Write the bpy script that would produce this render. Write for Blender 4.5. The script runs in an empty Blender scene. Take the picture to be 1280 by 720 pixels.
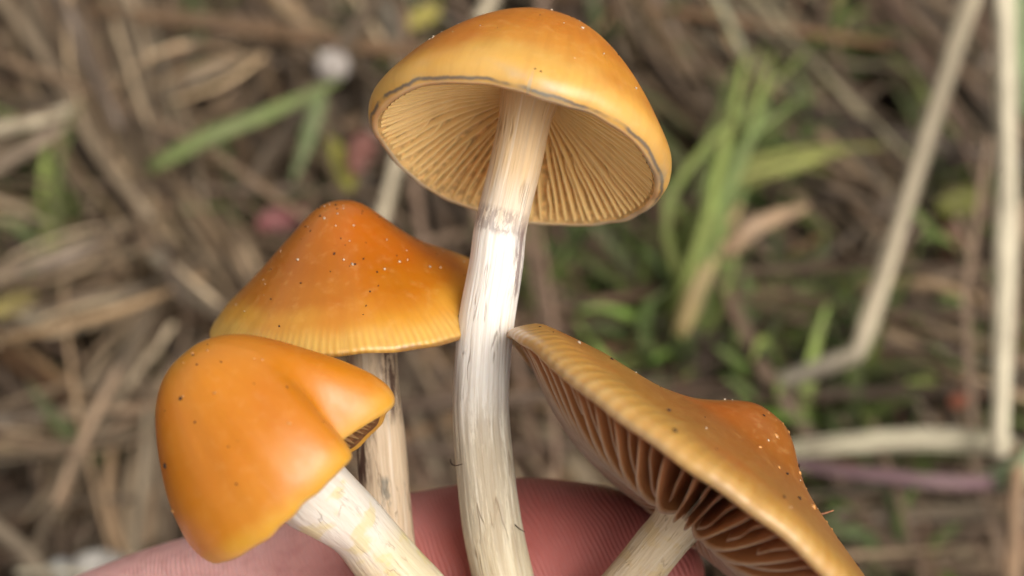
import bpy, bmesh, math, random
import numpy as np
from mathutils import Vector, Matrix, noise

random.seed(7)
rng = np.random.default_rng(11)
SC = bpy.context.scene
COL = SC.collection
RAD = math.radians

# ------------------------------------------------------------------ camera
PITCH = RAD(58)
CAM_H = 0.31
TANH = 0.32                                   # half width of the view at unit distance
cam_data = bpy.data.cameras.new('camera')
cam = bpy.data.objects.new('camera', cam_data)
COL.objects.link(cam)
cam.location = (0, 0, CAM_H)
cam.rotation_euler = (math.pi / 2 - PITCH, 0, 0)
cam_data.sensor_width = 36
cam_data.lens = 36 / (2 * TANH)
cam_data.clip_start = 0.005
cam_data.clip_end = 300
cam_data.dof.use_dof = True
cam_data.dof.focus_distance = 0.1455
cam_data.dof.aperture_fstop = 18.0
SC.camera = cam

# ------------------------------------------------------------------ sky, sun, exposure
SUN_EL, SUN_AZ = RAD(57), RAD(122)            # azimuth from +Y towards +X
world = bpy.data.worlds.new('World')
SC.world = world
world.use_nodes = True
wn = world.node_tree
sky = wn.nodes.new('ShaderNodeTexSky')
sky.sky_type = 'NISHITA'
sky.sun_disc = False
sky.sun_elevation = SUN_EL
sky.sun_rotation = SUN_AZ
sky.dust_density = 4.0
hsv = wn.nodes.new('ShaderNodeHueSaturation')  # an overcast sky is nearly colourless
hsv.inputs['Saturation'].default_value = 0.10
wn.links.new(sky.outputs[0], hsv.inputs['Color'])
warm = wn.nodes.new('ShaderNodeMix'); warm.data_type = 'RGBA'; warm.blend_type = 'MULTIPLY'   # white balance of the grey sky
warm.inputs[0].default_value = 1.0
warm.inputs[7].default_value = (1.0, 0.955, 0.885, 1)
wn.links.new(hsv.outputs[0], warm.inputs[6])
wn.links.new(warm.outputs[2], wn.nodes['Background'].inputs['Color'])
wn.nodes['Background'].inputs['Strength'].default_value = 0.09
sun_data = bpy.data.lights.new('sun', 'SUN')
sun_data.energy = 1.5
sun_data.angle = RAD(45)
sun_data.color = (1.0, 0.95, 0.88)
sun = bpy.data.objects.new('sun', sun_data)
COL.objects.link(sun)
sd = Vector((math.sin(SUN_AZ) * math.cos(SUN_EL), math.cos(SUN_AZ) * math.cos(SUN_EL), math.sin(SUN_EL)))
sun.rotation_euler = sd.to_track_quat('Z', 'Y').to_euler()
SC.view_settings.view_transform = 'Standard'
SC.view_settings.look = 'None'
SC.view_settings.gamma = 1
SC.view_settings.use_curve_mapping = False
SC.view_settings.exposure = 0.80
SC.cycles.use_denoising = True
SC.cycles.max_bounces = 8
SC.cycles.sample_clamp_indirect = 6

# ------------------------------------------------------------------ picture geometry
CR = Vector((1, 0, 0))
CF = Vector((0, math.cos(PITCH), -math.sin(PITCH)))
CU = Vector((0, math.sin(PITCH), math.cos(PITCH)))
CAM = Vector((0, 0, CAM_H))
def ray(px, py):
    k = 2 * TANH / 1280
    return CF + CR * ((px - 640) * k) - CU * ((py - 360) * k)
def P(px, py, d):                             # a pixel of the photograph at depth d
    return CAM + ray(px, py) * d
def G(px, py, h):                             # where the line through a pixel meets the height h
    r = ray(px, py)
    return CAM + r * ((h - CAM_H) / r.z)
def V(x, y, z):                               # right, up, towards the camera
    return (CR * x + CU * y - CF * z).normalized()
def S(d):                                     # metres per pixel at depth d
    return 2 * TANH / 1280 * d

def smooth(x, a, b):
    t = min(1, max(0, (x - a) / (b - a)))
    return t * t * (3 - 2 * t)
def bump(x, c, w):
    return math.exp(-((x - c) / w) ** 2)
def angd(a, b):
    return (a - b + math.pi) % (2 * math.pi) - math.pi

def spline(pts, n):
    """Catmull-Rom through tuples of any length, n samples, even in chord length."""
    p = np.array(pts, float)
    d = np.concatenate([[0], np.cumsum(np.maximum(1e-9, np.linalg.norm(np.diff(p, axis=0), axis=1)))])
    out = []
    for s in np.linspace(0, d[-1], n):
        i = min(len(p) - 2, max(0, int(np.searchsorted(d, s, 'right') - 1)))
        t = (s - d[i]) / (d[i + 1] - d[i])
        def tan(k):
            if k == 0: return (p[1] - p[0]) / (d[1] - d[0])
            if k == len(p) - 1: return (p[-1] - p[-2]) / (d[-1] - d[-2])
            return (p[k + 1] - p[k - 1]) / (d[k + 1] - d[k - 1])
        L = d[i + 1] - d[i]
        h0 = 2 * t**3 - 3 * t**2 + 1; h1 = t**3 - 2 * t**2 + t
        h2 = -2 * t**3 + 3 * t**2; h3 = t**3 - t**2
        out.append(h0 * p[i] + h1 * L * tan(i) + h2 * p[i + 1] + h3 * L * tan(i + 1))
    return np.array(out)

# ------------------------------------------------------------------ objects
def mesh_obj(name, verts, faces, mat, parent=None, uv=None, smooth_=True, col=None):
    me = bpy.data.meshes.new(name)
    me.from_pydata([tuple(v) for v in verts], [], [tuple(f) for f in faces])
    if uv is not None:
        lay = me.uv_layers.new(name='UVMap')
        li = np.empty(len(me.loops), np.int32)
        me.loops.foreach_get('vertex_index', li)
        lay.data.foreach_set('uv', np.asarray(uv, np.float32)[li].ravel())
    if col is not None:
        at = me.color_attributes.new('tint', 'FLOAT_COLOR', 'POINT')
        c = np.ones((len(verts), 4), np.float32); c[:, :3] = col
        at.data.foreach_set('color', c.ravel())
    if smooth_:
        me.polygons.foreach_set('use_smooth', [True] * len(me.polygons))
    me.materials.append(mat)
    me.update()
    o = bpy.data.objects.new(name, me)
    COL.objects.link(o)
    if parent is not None: o.parent = parent
    return o
def tag(o, label, cat, group=None, kind=None):
    if label: o['label'] = label
    if cat: o['category'] = cat
    if group: o['group'] = group
    if kind: o['kind'] = kind
    return o
def empty(name, loc):
    o = bpy.data.objects.new(name, None)
    o.empty_display_size = 0.005
    o.location = loc
    COL.objects.link(o)
    return o
# ------------------------------------------------------------------ material helpers
class Mat:
    def __init__(s, name):
        s.m = bpy.data.materials.new(name)
        s.m.use_nodes = True
        s.t = s.m.node_tree
        s.b = s.t.nodes['Principled BSDF']
    def n(s, kind, **kw):
        nd = s.t.nodes.new('ShaderNode' + kind)
        for k, v in kw.items():
            if k.startswith('i_'):
                nd.inputs[k[2:].replace('_', ' ')].default_value = v
            else:
                setattr(nd, k, v)
        return nd
    def link(s, a, b): s.t.links.new(a, b)
    def set(s, **kw):
        for k, v in kw.items():
            s.b.inputs[k.replace('_', ' ')].default_value = v
    def math(s, op, a, b=None, c=None, clamp=False):
        nd = s.n('Math', operation=op); nd.use_clamp = clamp
        for i, x in enumerate((a, b, c)):
            if x is None: continue
            if isinstance(x, (int, float)): nd.inputs[i].default_value = x
            else: s.link(x, nd.inputs[i])
        return nd.outputs[0]
    def ramp(s, fac, stops, interp='EASE'):
        nd = s.n('ValToRGB'); r = nd.color_ramp; r.interpolation = interp
        while len(r.elements) < len(stops): r.elements.new(0.5)
        for e, (p, c) in zip(r.elements, stops):
            e.position = p
            e.color = (c, c, c, 1) if isinstance(c, (int, float)) else (*c, 1)
        s.link(fac, nd.inputs['Fac'])
        return nd.outputs['Color']
    def mix(s, fac, a, b, blend='MIX'):
        nd = s.n('Mix', data_type='RGBA', blend_type=blend)
        for key, x in (('Factor', fac), ('A', a), ('B', b)):
            sock = [i for i in nd.inputs if i.name == key and (i.type == 'RGBA' if key != 'Factor' else i.type == 'VALUE')][0]
            if isinstance(x, (int, float)): sock.default_value = x
            elif isinstance(x, tuple): sock.default_value = (*x, 1)
            else: s.link(x, sock)
        return [o for o in nd.outputs if o.type == 'RGBA'][0]
    def uv(s, su=1, sv=1, off=(0, 0)):
        u = s.n('UVMap', uv_map='UVMap')
        m = s.n('Mapping'); m.inputs['Scale'].default_value = (su, sv, 1)
        m.inputs['Location'].default_value = (*off, 0)
        s.link(u.outputs[0], m.inputs[0])
        return m.outputs[0]
    def noise(s, vec, scale=5, detail=3, rough=0.55, dist=0):
        nd = s.n('TexNoise')
        nd.inputs['Scale'].default_value = scale; nd.inputs['Detail'].default_value = detail
        nd.inputs['Roughness'].default_value = rough; nd.inputs['Distortion'].default_value = dist
        if vec is not None: s.link(vec, nd.inputs['Vector'])
        return nd.outputs['Fac']
    def bump(s, height, strength, dist):
        nd = s.n('Bump'); nd.inputs['Strength'].default_value = strength
        nd.inputs['Distance'].default_value = dist
        s.link(height, nd.inputs['Height'])
        return nd

# ------------------------------------------------------------------ ground
def ground_material():
    m = Mat('soil')
    tc = m.n('TexCoord').outputs['Object']
    a = m.noise(tc, 60, 6, 0.65)
    b = m.noise(tc, 9, 3)
    c = m.ramp(a, [(0.3, (0.020, 0.014, 0.009)), (0.55, (0.055, 0.040, 0.026)), (0.8, (0.11, 0.082, 0.052))])
    c = m.mix(m.ramp(b, [(0.5, 0.0), (0.68, 0.75)]), c, (0.035, 0.055, 0.014))
    m.link(c, m.b.inputs['Base Color'])
    m.set(Roughness=0.95)
    m.link(m.bump(a, 0.8, 0.004).outputs[0], m.b.inputs['Normal'])
    return m.m
def gz(x, y):
    f = max(0, 1 - (x * x + (y - .2)**2) / 4)
    return f * (0.006 * noise.noise((x * 14, y * 14, 3)) + 0.004 * noise.noise((x * 40, y * 40, 9))) - 0.006
u = np.linspace(-1, 1, 111)
gx = np.sign(u) * (0.9 * np.abs(u) + 60 * np.abs(u)**6)
gv, gf = [], []
for y in gx:
    for x in gx:
        gv.append((x, y + .2, gz(x, y + .2)))
n = len(gx)
for j in range(n - 1):
    for i in range(n - 1):
        gf.append((j * n + i, j * n + i + 1, (j + 1) * n + i + 1, (j + 1) * n + i))
tag(mesh_obj('ground', gv, gf, ground_material()), 'dark brown soil under the dead grass', 'ground', kind='structure')

# ------------------------------------------------------------------ dead grass
def straw_material(name, base=None, rough=0.6):
    """Colour from the tint attribute (or one base), fine lengthwise fibres, slight blotches."""
    m = Mat(name)
    if base is None:
        a = m.n('Attribute', attribute_name='tint').outputs['Color']
    else:
        a = m.n('RGB'); a.outputs[0].default_value = (*base, 1); a = a.outputs[0]
    f = m.noise(m.uv(26, 1.2), 1.0, 3)
    g = m.noise(m.uv(1.5, 7), 1.0, 4)
    c = m.mix(m.ramp(f, [(0.3, 0.45), (0.65, 0.0)]), a, (0.05, 0.035, 0.02))
    c = m.mix(m.ramp(g, [(0.42, 0.0), (0.75, 0.5)]), c, (0.10, 0.075, 0.05))
    w = m.noise(m.uv(5, 2.2, (.3, .7)), 1.0, 4, .6)          # broad streaks: weathered grey and bleached sides
    c = m.mix(m.ramp(w, [(0.40, 0.55), (0.52, 0.0)]), c, (0.085, 0.062, 0.046))
    c = m.mix(m.ramp(w, [(0.55, 0.0), (0.72, 0.35)]), c, (0.62, 0.54, 0.42))
    m.link(c, m.b.inputs['Base Color'])
    m.set(Roughness=rough)
    m.b.inputs['Specular IOR Level'].default_value = 0.35
    m.link(m.bump(f, 0.4, 0.0004).outputs[0], m.b.inputs['Normal'])
    return m.m
STRAW = straw_material('dry_grass')
TAN = [(0.26, 0.19, 0.134), (0.19, 0.142, 0.108), (0.34, 0.262, 0.187), (0.12, 0.088, 0.067), (0.22, 0.158, 0.128), (0.075, 0.05, 0.035), (0.47, 0.385, 0.285), (0.28, 0.178, 0.096)]
GREEN = [(0.10, 0.17, 0.035), (0.065, 0.125, 0.025), (0.16, 0.22, 0.055), (0.05, 0.09, 0.02)]

def blade_geo(p0, p1, width, sag, lift, twist, n=7, fold=0.25, taper=0.6):
    """A folded leaf blade: three verts across, n along."""
    p0, p1 = Vector(p0), Vector(p1)
    ax = (p1 - p0)
    side0 = ax.cross(Vector((0, 0, 1)))
    side0 = side0.normalized() if side0.length > 1e-6 else Vector((1, 0, 0))
    V_, U_ = [], []
    for i in range(n):
        t = i / (n - 1)
        c = p0 + ax * t + side0 * (sag * 4 * t * (1 - t)) + Vector((0, 0, lift * 4 * t * (1 - t)))
        w = width * (1 - taper * t**1.8) * (0.75 + 0.25 * min(1, t * 6))
        q = Matrix.Rotation(twist * (t - .5), 3, ax.normalized())
        sd_ = q @ side0
        nz = sd_.cross(ax).normalized()
        V_ += [c - sd_ * w / 2 + nz * w * fold, c, c + sd_ * w / 2 + nz * w * fold]
        U_ += [(0, t), (0.5, t), (1, t)]
    F_ = []
    for i in range(n - 1):
        a = 3 * i
        F_ += [(a, a + 1, a + 4, a + 3), (a + 1, a + 2, a + 5, a + 4)]
    return V_, F_, U_

class Field:
    def __init__(s): s.v, s.f, s.u, s.c = [], [], [], []
    def add(s, geo, col):
        v, f, u = geo
        o = len(s.v)
        s.v += v; s.f += [tuple(i + o for i in q) for q in f]; s.u += u; s.c += [col] * len(v)
def tint(pal):
    c = random.choice(pal); k = random.choice([.45, .7, .9, 1.1, 1.35, 1.75]); j = random.uniform(0.94, 1.06)
    return (c[0] * k * j, c[1] * k, c[2] * k / j)

litter = Field()
def lay(x, y, z, ang, L, w, pit, c, n=5):
    dx, dy, dz = math.cos(ang) * L / 2, math.sin(ang) * L / 2, math.sin(pit) * L / 2
    litter.add(blade_geo((x - dx, y - dy, max(.001, z - dz)), (x + dx, y + dy, max(.001, z + dz)), w,
               random.gauss(0, L * .07), random.gauss(0, L * .03), random.gauss(0, 1.4), n=n, fold=random.uniform(.05, .4)), c)
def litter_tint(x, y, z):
    k = (.44 + 14 * z) * (1 + .45 * noise.noise((x * 16, y * 16, 21)))  # darker near the soil: shade between the blades put into their colour
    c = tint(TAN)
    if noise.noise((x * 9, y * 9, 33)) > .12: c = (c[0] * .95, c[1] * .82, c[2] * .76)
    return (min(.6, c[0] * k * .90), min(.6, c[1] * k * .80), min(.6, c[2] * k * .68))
for i in range(9500):                                   # loose blades, tinted darker low down for the shade in gaps
    near = i < 3600
    R_ = 0.36 if near else 1.3
    x, y = random.uniform(-R_, R_), 0.2 + random.uniform(-R_, R_)
    z = 0.002 + 0.034 * random.random()**1.6
    lay(x, y, z, random.uniform(0, 2 * math.pi), random.uniform(.05, .15) * (1 if near else 1.6),
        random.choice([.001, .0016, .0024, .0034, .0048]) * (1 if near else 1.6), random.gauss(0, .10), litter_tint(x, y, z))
for i in range(620):                                    # sheaves of thin leaves fallen together
    near = i < 300
    R_ = 0.30 if near else 1.2
    x0, y0 = random.uniform(-R_, R_), 0.2 + random.uniform(-R_, R_)
    a0 = random.gauss(2.15, .45) if random.random() < (.7 if x0 < .02 else .4) else random.uniform(0, math.pi)
    z0 = .004 + .034 * random.random()
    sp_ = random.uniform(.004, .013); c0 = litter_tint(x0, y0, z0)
    for k in range(random.randint(7, 18)):
        o = random.gauss(0, sp_); u_ = random.gauss(0, .02)
        x, y = x0 - math.sin(a0) * o + math.cos(a0) * u_, y0 + math.cos(a0) * o + math.sin(a0) * u_
        j = random.uniform(.65, 1.4)
        lay(x, y, max(.002, z0 + random.gauss(0, .004)), a0 + random.gauss(0, .10) + math.pi * random.randint(0, 1), random.uniform(.06, .16),
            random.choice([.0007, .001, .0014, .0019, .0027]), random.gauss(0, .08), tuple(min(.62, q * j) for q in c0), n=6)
for (p0, p1, cnt, spread, h) in [((20, -50), (195, 285), 46, 42, .038), ((95, -50), (165, 190), 26, 26, .042), ((150, -40), (200, 250), 20, 20, .036), ((-30, 172), (95, 142), 14, 14, .042), ((-30, 222), (90, 152), 14, 12, .038),
        ((320, -40), (420, 70), 18, 20, .034), ((-20, 352), (165, 290), 20, 16, .036), ((195, 190), (325, 385), 24, 22, .032), ((-20, 430), (245, 365), 20, 18, .03), ((-20, 545), (215, 508), 30, 24, .036),
        ((50, 640), (200, 400), 22, 22, .034), ((150, 120), (320, 62), 18, 14, .036), ((170, 740), (200, 500), 18, 14, .036), ((190, 310), (290, 400), 14, 12, .042), ((420, -40), (500, 120), 18, 24, .03),
        ((870, 10), (1125, 235), 40, 30, .03), ((1085, -40), (1275, 190), 34, 28, .034), ((1080, 402), (1310, 485), 22, 16, .032), ((1000, 646), (1300, 636), 26, 18, .036), ((905, 290), (1070, 385), 22, 22, .03),
        ((1090, 372), (1290, 325), 18, 14, .026), ((780, -40), (910, 180), 22, 22, .032), ((960, 700), (1250, 680), 24, 26, .03), ((500, 440), (590, 680), 24, 26, .032), ((640, 500), (780, 650), 24, 26, .03)]:
    pale = random.uniform(.6, 1.3)
    for k in range(int(cnt * .68)):
        o = random.gauss(0, spread); e = random.uniform(-.12, .12)
        dx_, dy_ = p1[0] - p0[0], p1[1] - p0[1]; ln = math.hypot(dx_, dy_)
        a_ = G(p0[0] - dy_ / ln * o + dx_ * e, p0[1] + dx_ / ln * o + dy_ * e, h + random.gauss(0, .004))
        o += random.gauss(0, spread * .35)
        b_ = G(p1[0] - dy_ / ln * o + dx_ * e, p1[1] + dx_ / ln * o + dy_ * e, h + random.gauss(0, .004))
        if random.random() < .5: a_, b_ = b_, a_
        c = tint([(.30, .22, .145), (.38, .30, .21), (.23, .165, .115), (.46, .375, .27), (.33, .235, .14), (.16, .11, .075)])
        j_ = random.choice([.45, .75, 1.0, 1.2, 1.45])
        litter.add(blade_geo(a_, b_, random.choice([.0007, .001, .0015, .0022]), random.gauss(0, .004), random.gauss(0, .002), random.gauss(0, 1.2), n=6, fold=random.uniform(.05, .35)), tuple(q * pale * j_ for q in (c[0] * 1.03, c[1] * .97, c[2] * .88)))
tag(mesh_obj('dry_grass', litter.v, litter.f, STRAW, uv=litter.u, col=litter.c),
    'matted dry tan and brown grass litter covering the ground', 'dry grass', kind='stuff')

green = Field()
for i in range(3800):
    x, y = random.uniform(-.9, .9), 0.2 + random.uniform(-.9, .9)
    if i < 1600: x, y = random.uniform(-.2, .3), 0.17 + random.uniform(-.16, .2)
    dens = noise.noise((x * 11, y * 11, 4)) + (0.20 if x > 0.0 else 0.04)
    if dens < 0.02: continue
    a = random.uniform(0, 2 * math.pi); L = random.uniform(.012, .04)
    geo = blade_geo((x, y, 0.0), (x + math.cos(a) * L * .7, y + math.sin(a) * L * .7, random.uniform(.012, .034)),
                    random.uniform(.0015, .004), random.gauss(0, .003), random.uniform(0, .006), random.gauss(0, .8), n=5, fold=.2, taper=.9)
    green.add(geo, tint(GREEN))
for (px, py, rad, cnt) in [(880, 400, 90, 170), (1000, 440, 80, 90), (1040, 510, 80, 110), (690, 330, 60, 46), (215, 65, 36, 18), (165, 552, 30, 14), (920, 210, 80, 50), (1225, 270, 50, 26),
                           (530, 20, 36, 14), (770, 12, 40, 18), (1010, 62, 34, 20), (60, 260, 60, 22), (290, 230, 40, 16), (1240, 450, 50, 24), (1120, 690, 60, 24), (1180, 210, 60, 20), (1000, 660, 60, 16)]:
    for k in range(cnt):
        a = random.uniform(0, 2 * math.pi); rr = rad * random.random()**.6
        p = G(px + rr * math.cos(a), py + rr * math.sin(a), random.uniform(.014, .040))
        b = random.uniform(0, 2 * math.pi); L = random.uniform(.012, .034)
        geo = blade_geo((p.x, p.y, max(.001, p.z - .012)), (p.x + math.cos(b) * L * .7, p.y + math.sin(b) * L * .7, p.z + random.uniform(.0, .014)),
                        random.uniform(.0018, .0048), random.gauss(0, .003), random.uniform(0, .005), random.gauss(0, .8), n=5, fold=.15, taper=.9)
        green.add(geo, tint(GREEN + [(.15, .25, .04), (.20, .26, .06)]))
tag(mesh_obj('green_grass', green.v, green.f, STRAW, uv=green.u, col=green.c),
    'short green grass and moss growing through the litter', 'grass', kind='stuff')

# --- straws and blades one can tell apart
def tube_geo(pts, radii, sides=10, cap=True):
    pts = [Vector(p) for p in pts]
    v, f, u_ = [], [], []
    ref = Vector((0.13, 0.2, 0.97))
    L = 0; tot = sum((pts[i + 1] - pts[i]).length for i in range(len(pts) - 1))
    for i, p in enumerate(pts):
        t = (pts[min(i + 1, len(pts) - 1)] - pts[max(0, i - 1)]).normalized()
        a = (ref - t * ref.dot(t)).normalized(); b = t.cross(a)
        if i: L += (p - pts[i - 1]).length
        for k in range(sides):
            w = 2 * math.pi * k / sides
            v.append(p + (a * math.cos(w) + b * math.sin(w)) * radii[i])
            u_.append((k / sides, L / tot))
    for i in range(len(pts) - 1):
        for k in range(sides):
            k2 = (k + 1) % sides
            f.append((i * sides + k, i * sides + k2, (i + 1) * sides + k2, (i + 1) * sides + k))
    if cap:
        f.append(tuple(range(sides))[::-1])
        f.append(tuple(range((len(pts) - 1) * sides, len(pts) * sides)))
    return v, f, u_
def local(o_name, geo, col, label, cat, group=None, mat=STRAW):
    v, f, u_ = geo
    c = sum((Vector(q) for q in v), Vector()) / len(v)
    o = mesh_obj(o_name, [Vector(q) - c for q in v], f, mat, uv=u_, col=col if isinstance(col, list) else [col] * len(v))
    o.location = c
    return tag(o, label, cat, group)
def straw(px, h, wpx, col, label, name='dry_straw', cat='straw', group=None, n=14, col2=None):
    """A hollow stem through pixels (x, y) at heights h above the ground."""
    hs = h if isinstance(h, (list, tuple)) else [h] * len(px)
    pts = [G(x, y, q) for (x, y), q in zip(px, hs)]
    sp = spline([tuple(p) for p in pts], n)
    rad = [.80 * wpx / 2 * S((Vector(p) - CAM).dot(CF)) * (1 - .12 * i / (n - 1)) * (1 + .14 * noise.noise((i * 9.0 / n, px[0][0] * .37, 2)) + .22 * bump(i / (n - 1), .62, .012)) for i, p in enumerate(sp)]
    cols = col if col2 is None else [tuple(np.array(col) * (1 - f) + np.array(col2) * f) for f in (smooth(i // 10 / (n - 1), .6, .75) for i in range(10 * n))]
    return local(name, tube_geo(sp, rad), cols, label, cat, group)
def leafblade(px, h, wpx, col, label, name='grass_blade', cat='grass blade', group=None, taper=.75, fold=.2, twist=.4):
    hs = h if isinstance(h, (list, tuple)) else [h] * len(px)
    pts = [tuple(G(x, y, q)) for (x, y), q in zip(px, hs)]
    sp = [Vector(p) for p in spline(pts, 12)]
    v, f, u_ = [], [], []
    n_ = len(sp)
    for i, p in enumerate(sp):
        t = i / (n_ - 1)
        ax = (sp[min(i + 1, n_ - 1)] - sp[max(0, i - 1)]).normalized()
        sd_ = ax.cross(Vector((0, -.5, .85))).normalized()
        sd_ = Matrix.Rotation(twist * (t - .5), 3, ax) @ sd_
        nz = sd_.cross(ax)
        w = 1.45 * wpx * S((p - CAM).dot(CF)) * (1 - taper * t**2) * (.6 + .4 * min(1, t * 5))
        th = nz * 0.00012
        a = [p - sd_ * w / 2 + nz * w * fold, p, p + sd_ * w / 2 + nz * w * fold]
        v += [q + th for q in a] + [q - th for q in a]
        u_ += [(0, t), (.5, t), (1, t)] * 2
    for i in range(n_ - 1):
        a, b = 6 * i, 6 * i + 6
        f += [(a, a + 1, b + 1, b), (a + 1, a + 2, b + 2, b + 1), (a + 3, b + 3, b + 4, a + 4), (a + 4, b + 4, b + 5, a + 5),
              (a, b, b + 3, a + 3), (a + 2, a + 5, b + 5, b + 2)]
    e = 6 * (n_ - 1)
    f += [(0, 3, 4, 1), (1, 4, 5, 2), (e, e + 1, e + 4, e + 3), (e + 1, e + 2, e + 5, e + 4)]
    return local(name, (v, f, u_), col, label, cat, group)

PALE, CREAM, GREYT, BROWN, PINKT = (0.72, 0.61, 0.43), (0.92, 0.82, 0.60), (0.30, 0.255, 0.20), (0.22, 0.15, 0.085), (0.36, 0.285, 0.23)
bent = straw([(1232, -60), (1196, 50), (1140, 230), (1082, 414), (1074, 437), (1071, 441), (1058, 447), (905, 505), (820, 545)], [.075, .068, .058, .0505, .05, .0495, .048, .034, .026], 33, PALE,
      'long pale straw slanting down to a sharp bend', n=70, col2=(0.42, 0.37, 0.29))
straw([(1252, -80), (1257, 120), (1257, 330), (1248, 570)], [.085, .078, .068, .052], 34, CREAM, 'thick cream upright straw crossing the purple tinged blade')
leafblade([(1262, -60), (1270, 40), (1284, 150)], [.07, .06, .05], 26, (.24, .33, .15), 'pale green blade against the top of the cream straw')
leafblade([(1270, 556), (1160, 548), (1040, 556), (960, 566)], [.046, .048, .046, .04], 21, (0.60, 0.54, 0.38), 'pale wide dry blade lying across below the cream straw', name='dry_grass_blade', cat='grass blade', taper=.4)
leafblade([(1275, 604), (1180, 602), (1080, 592), (970, 578)], [.044, .050, .047, .040], 13, (0.25, 0.14, 0.17), 'purple tinged blade lying under the pale wide blade', name='purple_blade', taper=.4)
leafblade([(1300, 560), (1275, 590), (1225, 600)], [.05, .05, .045], 30, (.30, .42, .22), 'short green blade at the purple blade end')
straw([(1290, 636), (1140, 642), (1010, 652)], [.034, .036, .034], 30, (0.36, .29, .22), 'grey tan straw lying below the purple blade')
straw([(1275, 560), (1268, 640), (1262, 800)], [.05, .05, .05], 26, (.46, .29, .17), 'reddish tan straw standing below the cream straw')
straw([(1090, 408), (1180, 440), (1310, 482)], [.026, .03, .034], 26, PINKT, 'pinkish tan straw running from the bend to behind the cream straw')
straw([(1285, 325), (1180, 350), (1080, 372)], [.02, .02, .02], 24, GREYT, 'greyish straw lying between the bent straw and the cream straw')
# green tuft right of the tall cap
GB = 'long green blade in the tuft beside the tallest mushroom'
for pts, hh, w, c in [
    ([(842, 450), (852, 370), (890, 250), (932, 66)], [.01, .03, .045, .05], 30, (.13, .23, .05)),
    ([(858, 450), (880, 350), (905, 250), (958, 126)], [.01, .03, .045, .05], 40, (.12, .25, .07)),
    ([(862, 300), (920, 235), (1000, 205), (1066, 184)], [.02, .035, .04, .03], 30, (.17, .23, .06)),
    ([(806, 420), (826, 350), (850, 300), (900, 250)], [.01, .02, .03, .035], 44, (.09, .19, .035)),
    ([(850, 452), (812, 400), (806, 350), (812, 290)], [.005, .015, .02, .02], 38, (.08, .17, .03)),
    ([(830, 440), (905, 400), (1010, 360), (1050, 340)], [.005, .016, .02, .016], 40, (.10, .18, .05)),
    ([(880, 470), (960, 430), (1040, 380), (1080, 330)], [.005, .012, .018, .018], 40, (.08, .15, .035)),
    ([(960, 520), (1020, 500), (1080, 480)], [.005, .012, .01], 60, (.07, .13, .03))]:
    for k in range(4):
        j = 0 if k == 0 else 1
        jp = [(x + j * random.gauss(0, 13 + 10 * i), y + j * random.gauss(0, 10)) for i, (x, y) in enumerate(pts)]
        f_ = random.uniform(.8, 1.25)
        leafblade(jp, [q + .018 + j * random.uniform(-.010, .004) for q in hh], w * (.42 if k == 0 else random.uniform(.18, .34)), (f_ * (c[0] * 1.3 + .085), f_ * (c[1] * 1.1 + .075), f_ * (c[2] * 1.0 + .018)), GB, group='green blades of the tuft')
leafblade([(850, 420), (880, 340), (925, 255)], [.044, .052, .056], 18, (.44, .33, .14), 'yellowed dry blade rising inside the green tuft', name='dry_grass_blade', cat='grass blade')
leafblade([(905, 320), (940, 285), (1010, 258)], [.052, .056, .052], 18, (.50, .33, .20), 'curled salmon brown dry leaf piece in front of the green tuft', name='dry_grass_blade', cat='grass blade')
leafblade([(930, 290), (985, 330), (1035, 372)], [.022, .025, .02], 26, (.42, .34, .26), 'pale twisted dry blade below the salmon brown leaf piece', name='dry_grass_blade', cat='grass blade')
straw([(735, 395), (700, 450), (690, 520)], [.01, .01, .01], 30, (.16, .09, .09), 'dark reddish straw behind the gap between the stems')
straw([(812, -20), (850, 70), (905, 165)], [.03, .03, .03], 28, PINKT, 'tan straw slanting past the tallest cap')
straw([(905, 40), (1000, 125), (1100, 205), (1130, 240)], [.022, .024, .024, .02], 30, PINKT, 'long pinkish tan straw crossing above the green tuft')
straw([(1090, -30), (1180, 60), (1260, 190)], [.03, .032, .03], 30, (.33, .28, .23), 'greyish tan straw crossing behind the bent straw')
straw([(1110, -40), (1210, 40), (1300, 130)], [.026, .026, .026], 24, (.27, .20, .15), 'brown straw crossing behind the cream straw')
leafblade([(1025, 130), (1042, 60), (1050, -20)], [.02, .03, .04], 22, (.34, .28, .10), 'yellow brown blade above the green tuft', name='dry_grass_blade', cat='grass blade')
leafblade([(1010, 90), (1025, 60), (1055, 30)], [.012, .018, .02], 34, (.10, .20, .03), 'small bright green blade beside the yellow brown blade')
# left side
leafblade([(186, 212), (260, 172), (340, 140), (425, 100)], [.046, .050, .050, .044], 16, (.20, .27, .08), 'broad green blade lying across dead straw')
leafblade([(400, 115), (388, 165), (366, 228)], [.046, .046, .042], 16, (.17, .23, .09), 'short grey green blade hanging from the broad green blade')
straw([(-30, -40), (60, 80), (130, 200), (190, 275)], [.04, .042, .042, .04], 20, (.34, .255, .165), 'thick tan straw slanting across the dead grass')
straw([(60, -40), (105, 60), (150, 160)], [.046, .046, .044], 18, PINKT, 'pale pinkish straw beside the thick tan straw')
straw([(120, -30), (165, 110), (192, 260)], [.04, .04, .038], 15, (.36, .25, .14), 'golden tan straw ending beneath the broad green blade')
straw([(-30, 168), (40, 152), (85, 138)], [.046, .046, .044], 20, PALE, 'short pale straw pointing at the thick tan straw')
straw([(-30, 226), (30, 190), (90, 150)], [.04, .042, .042], 20, (.36, .27, .19), 'short tan straw below the short pale straw')
straw([(140, 138), (220, 108), (310, 68)], [.034, .036, .034], 18, (.37, .28, .19), 'tan straw lying above the broad green blade')
straw([(196, 195), (255, 280), (325, 385)], [.03, .03, .028], 24, (.25, .20, .165), 'greyish brown straw slanting from the broad green blade to the cap')
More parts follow.
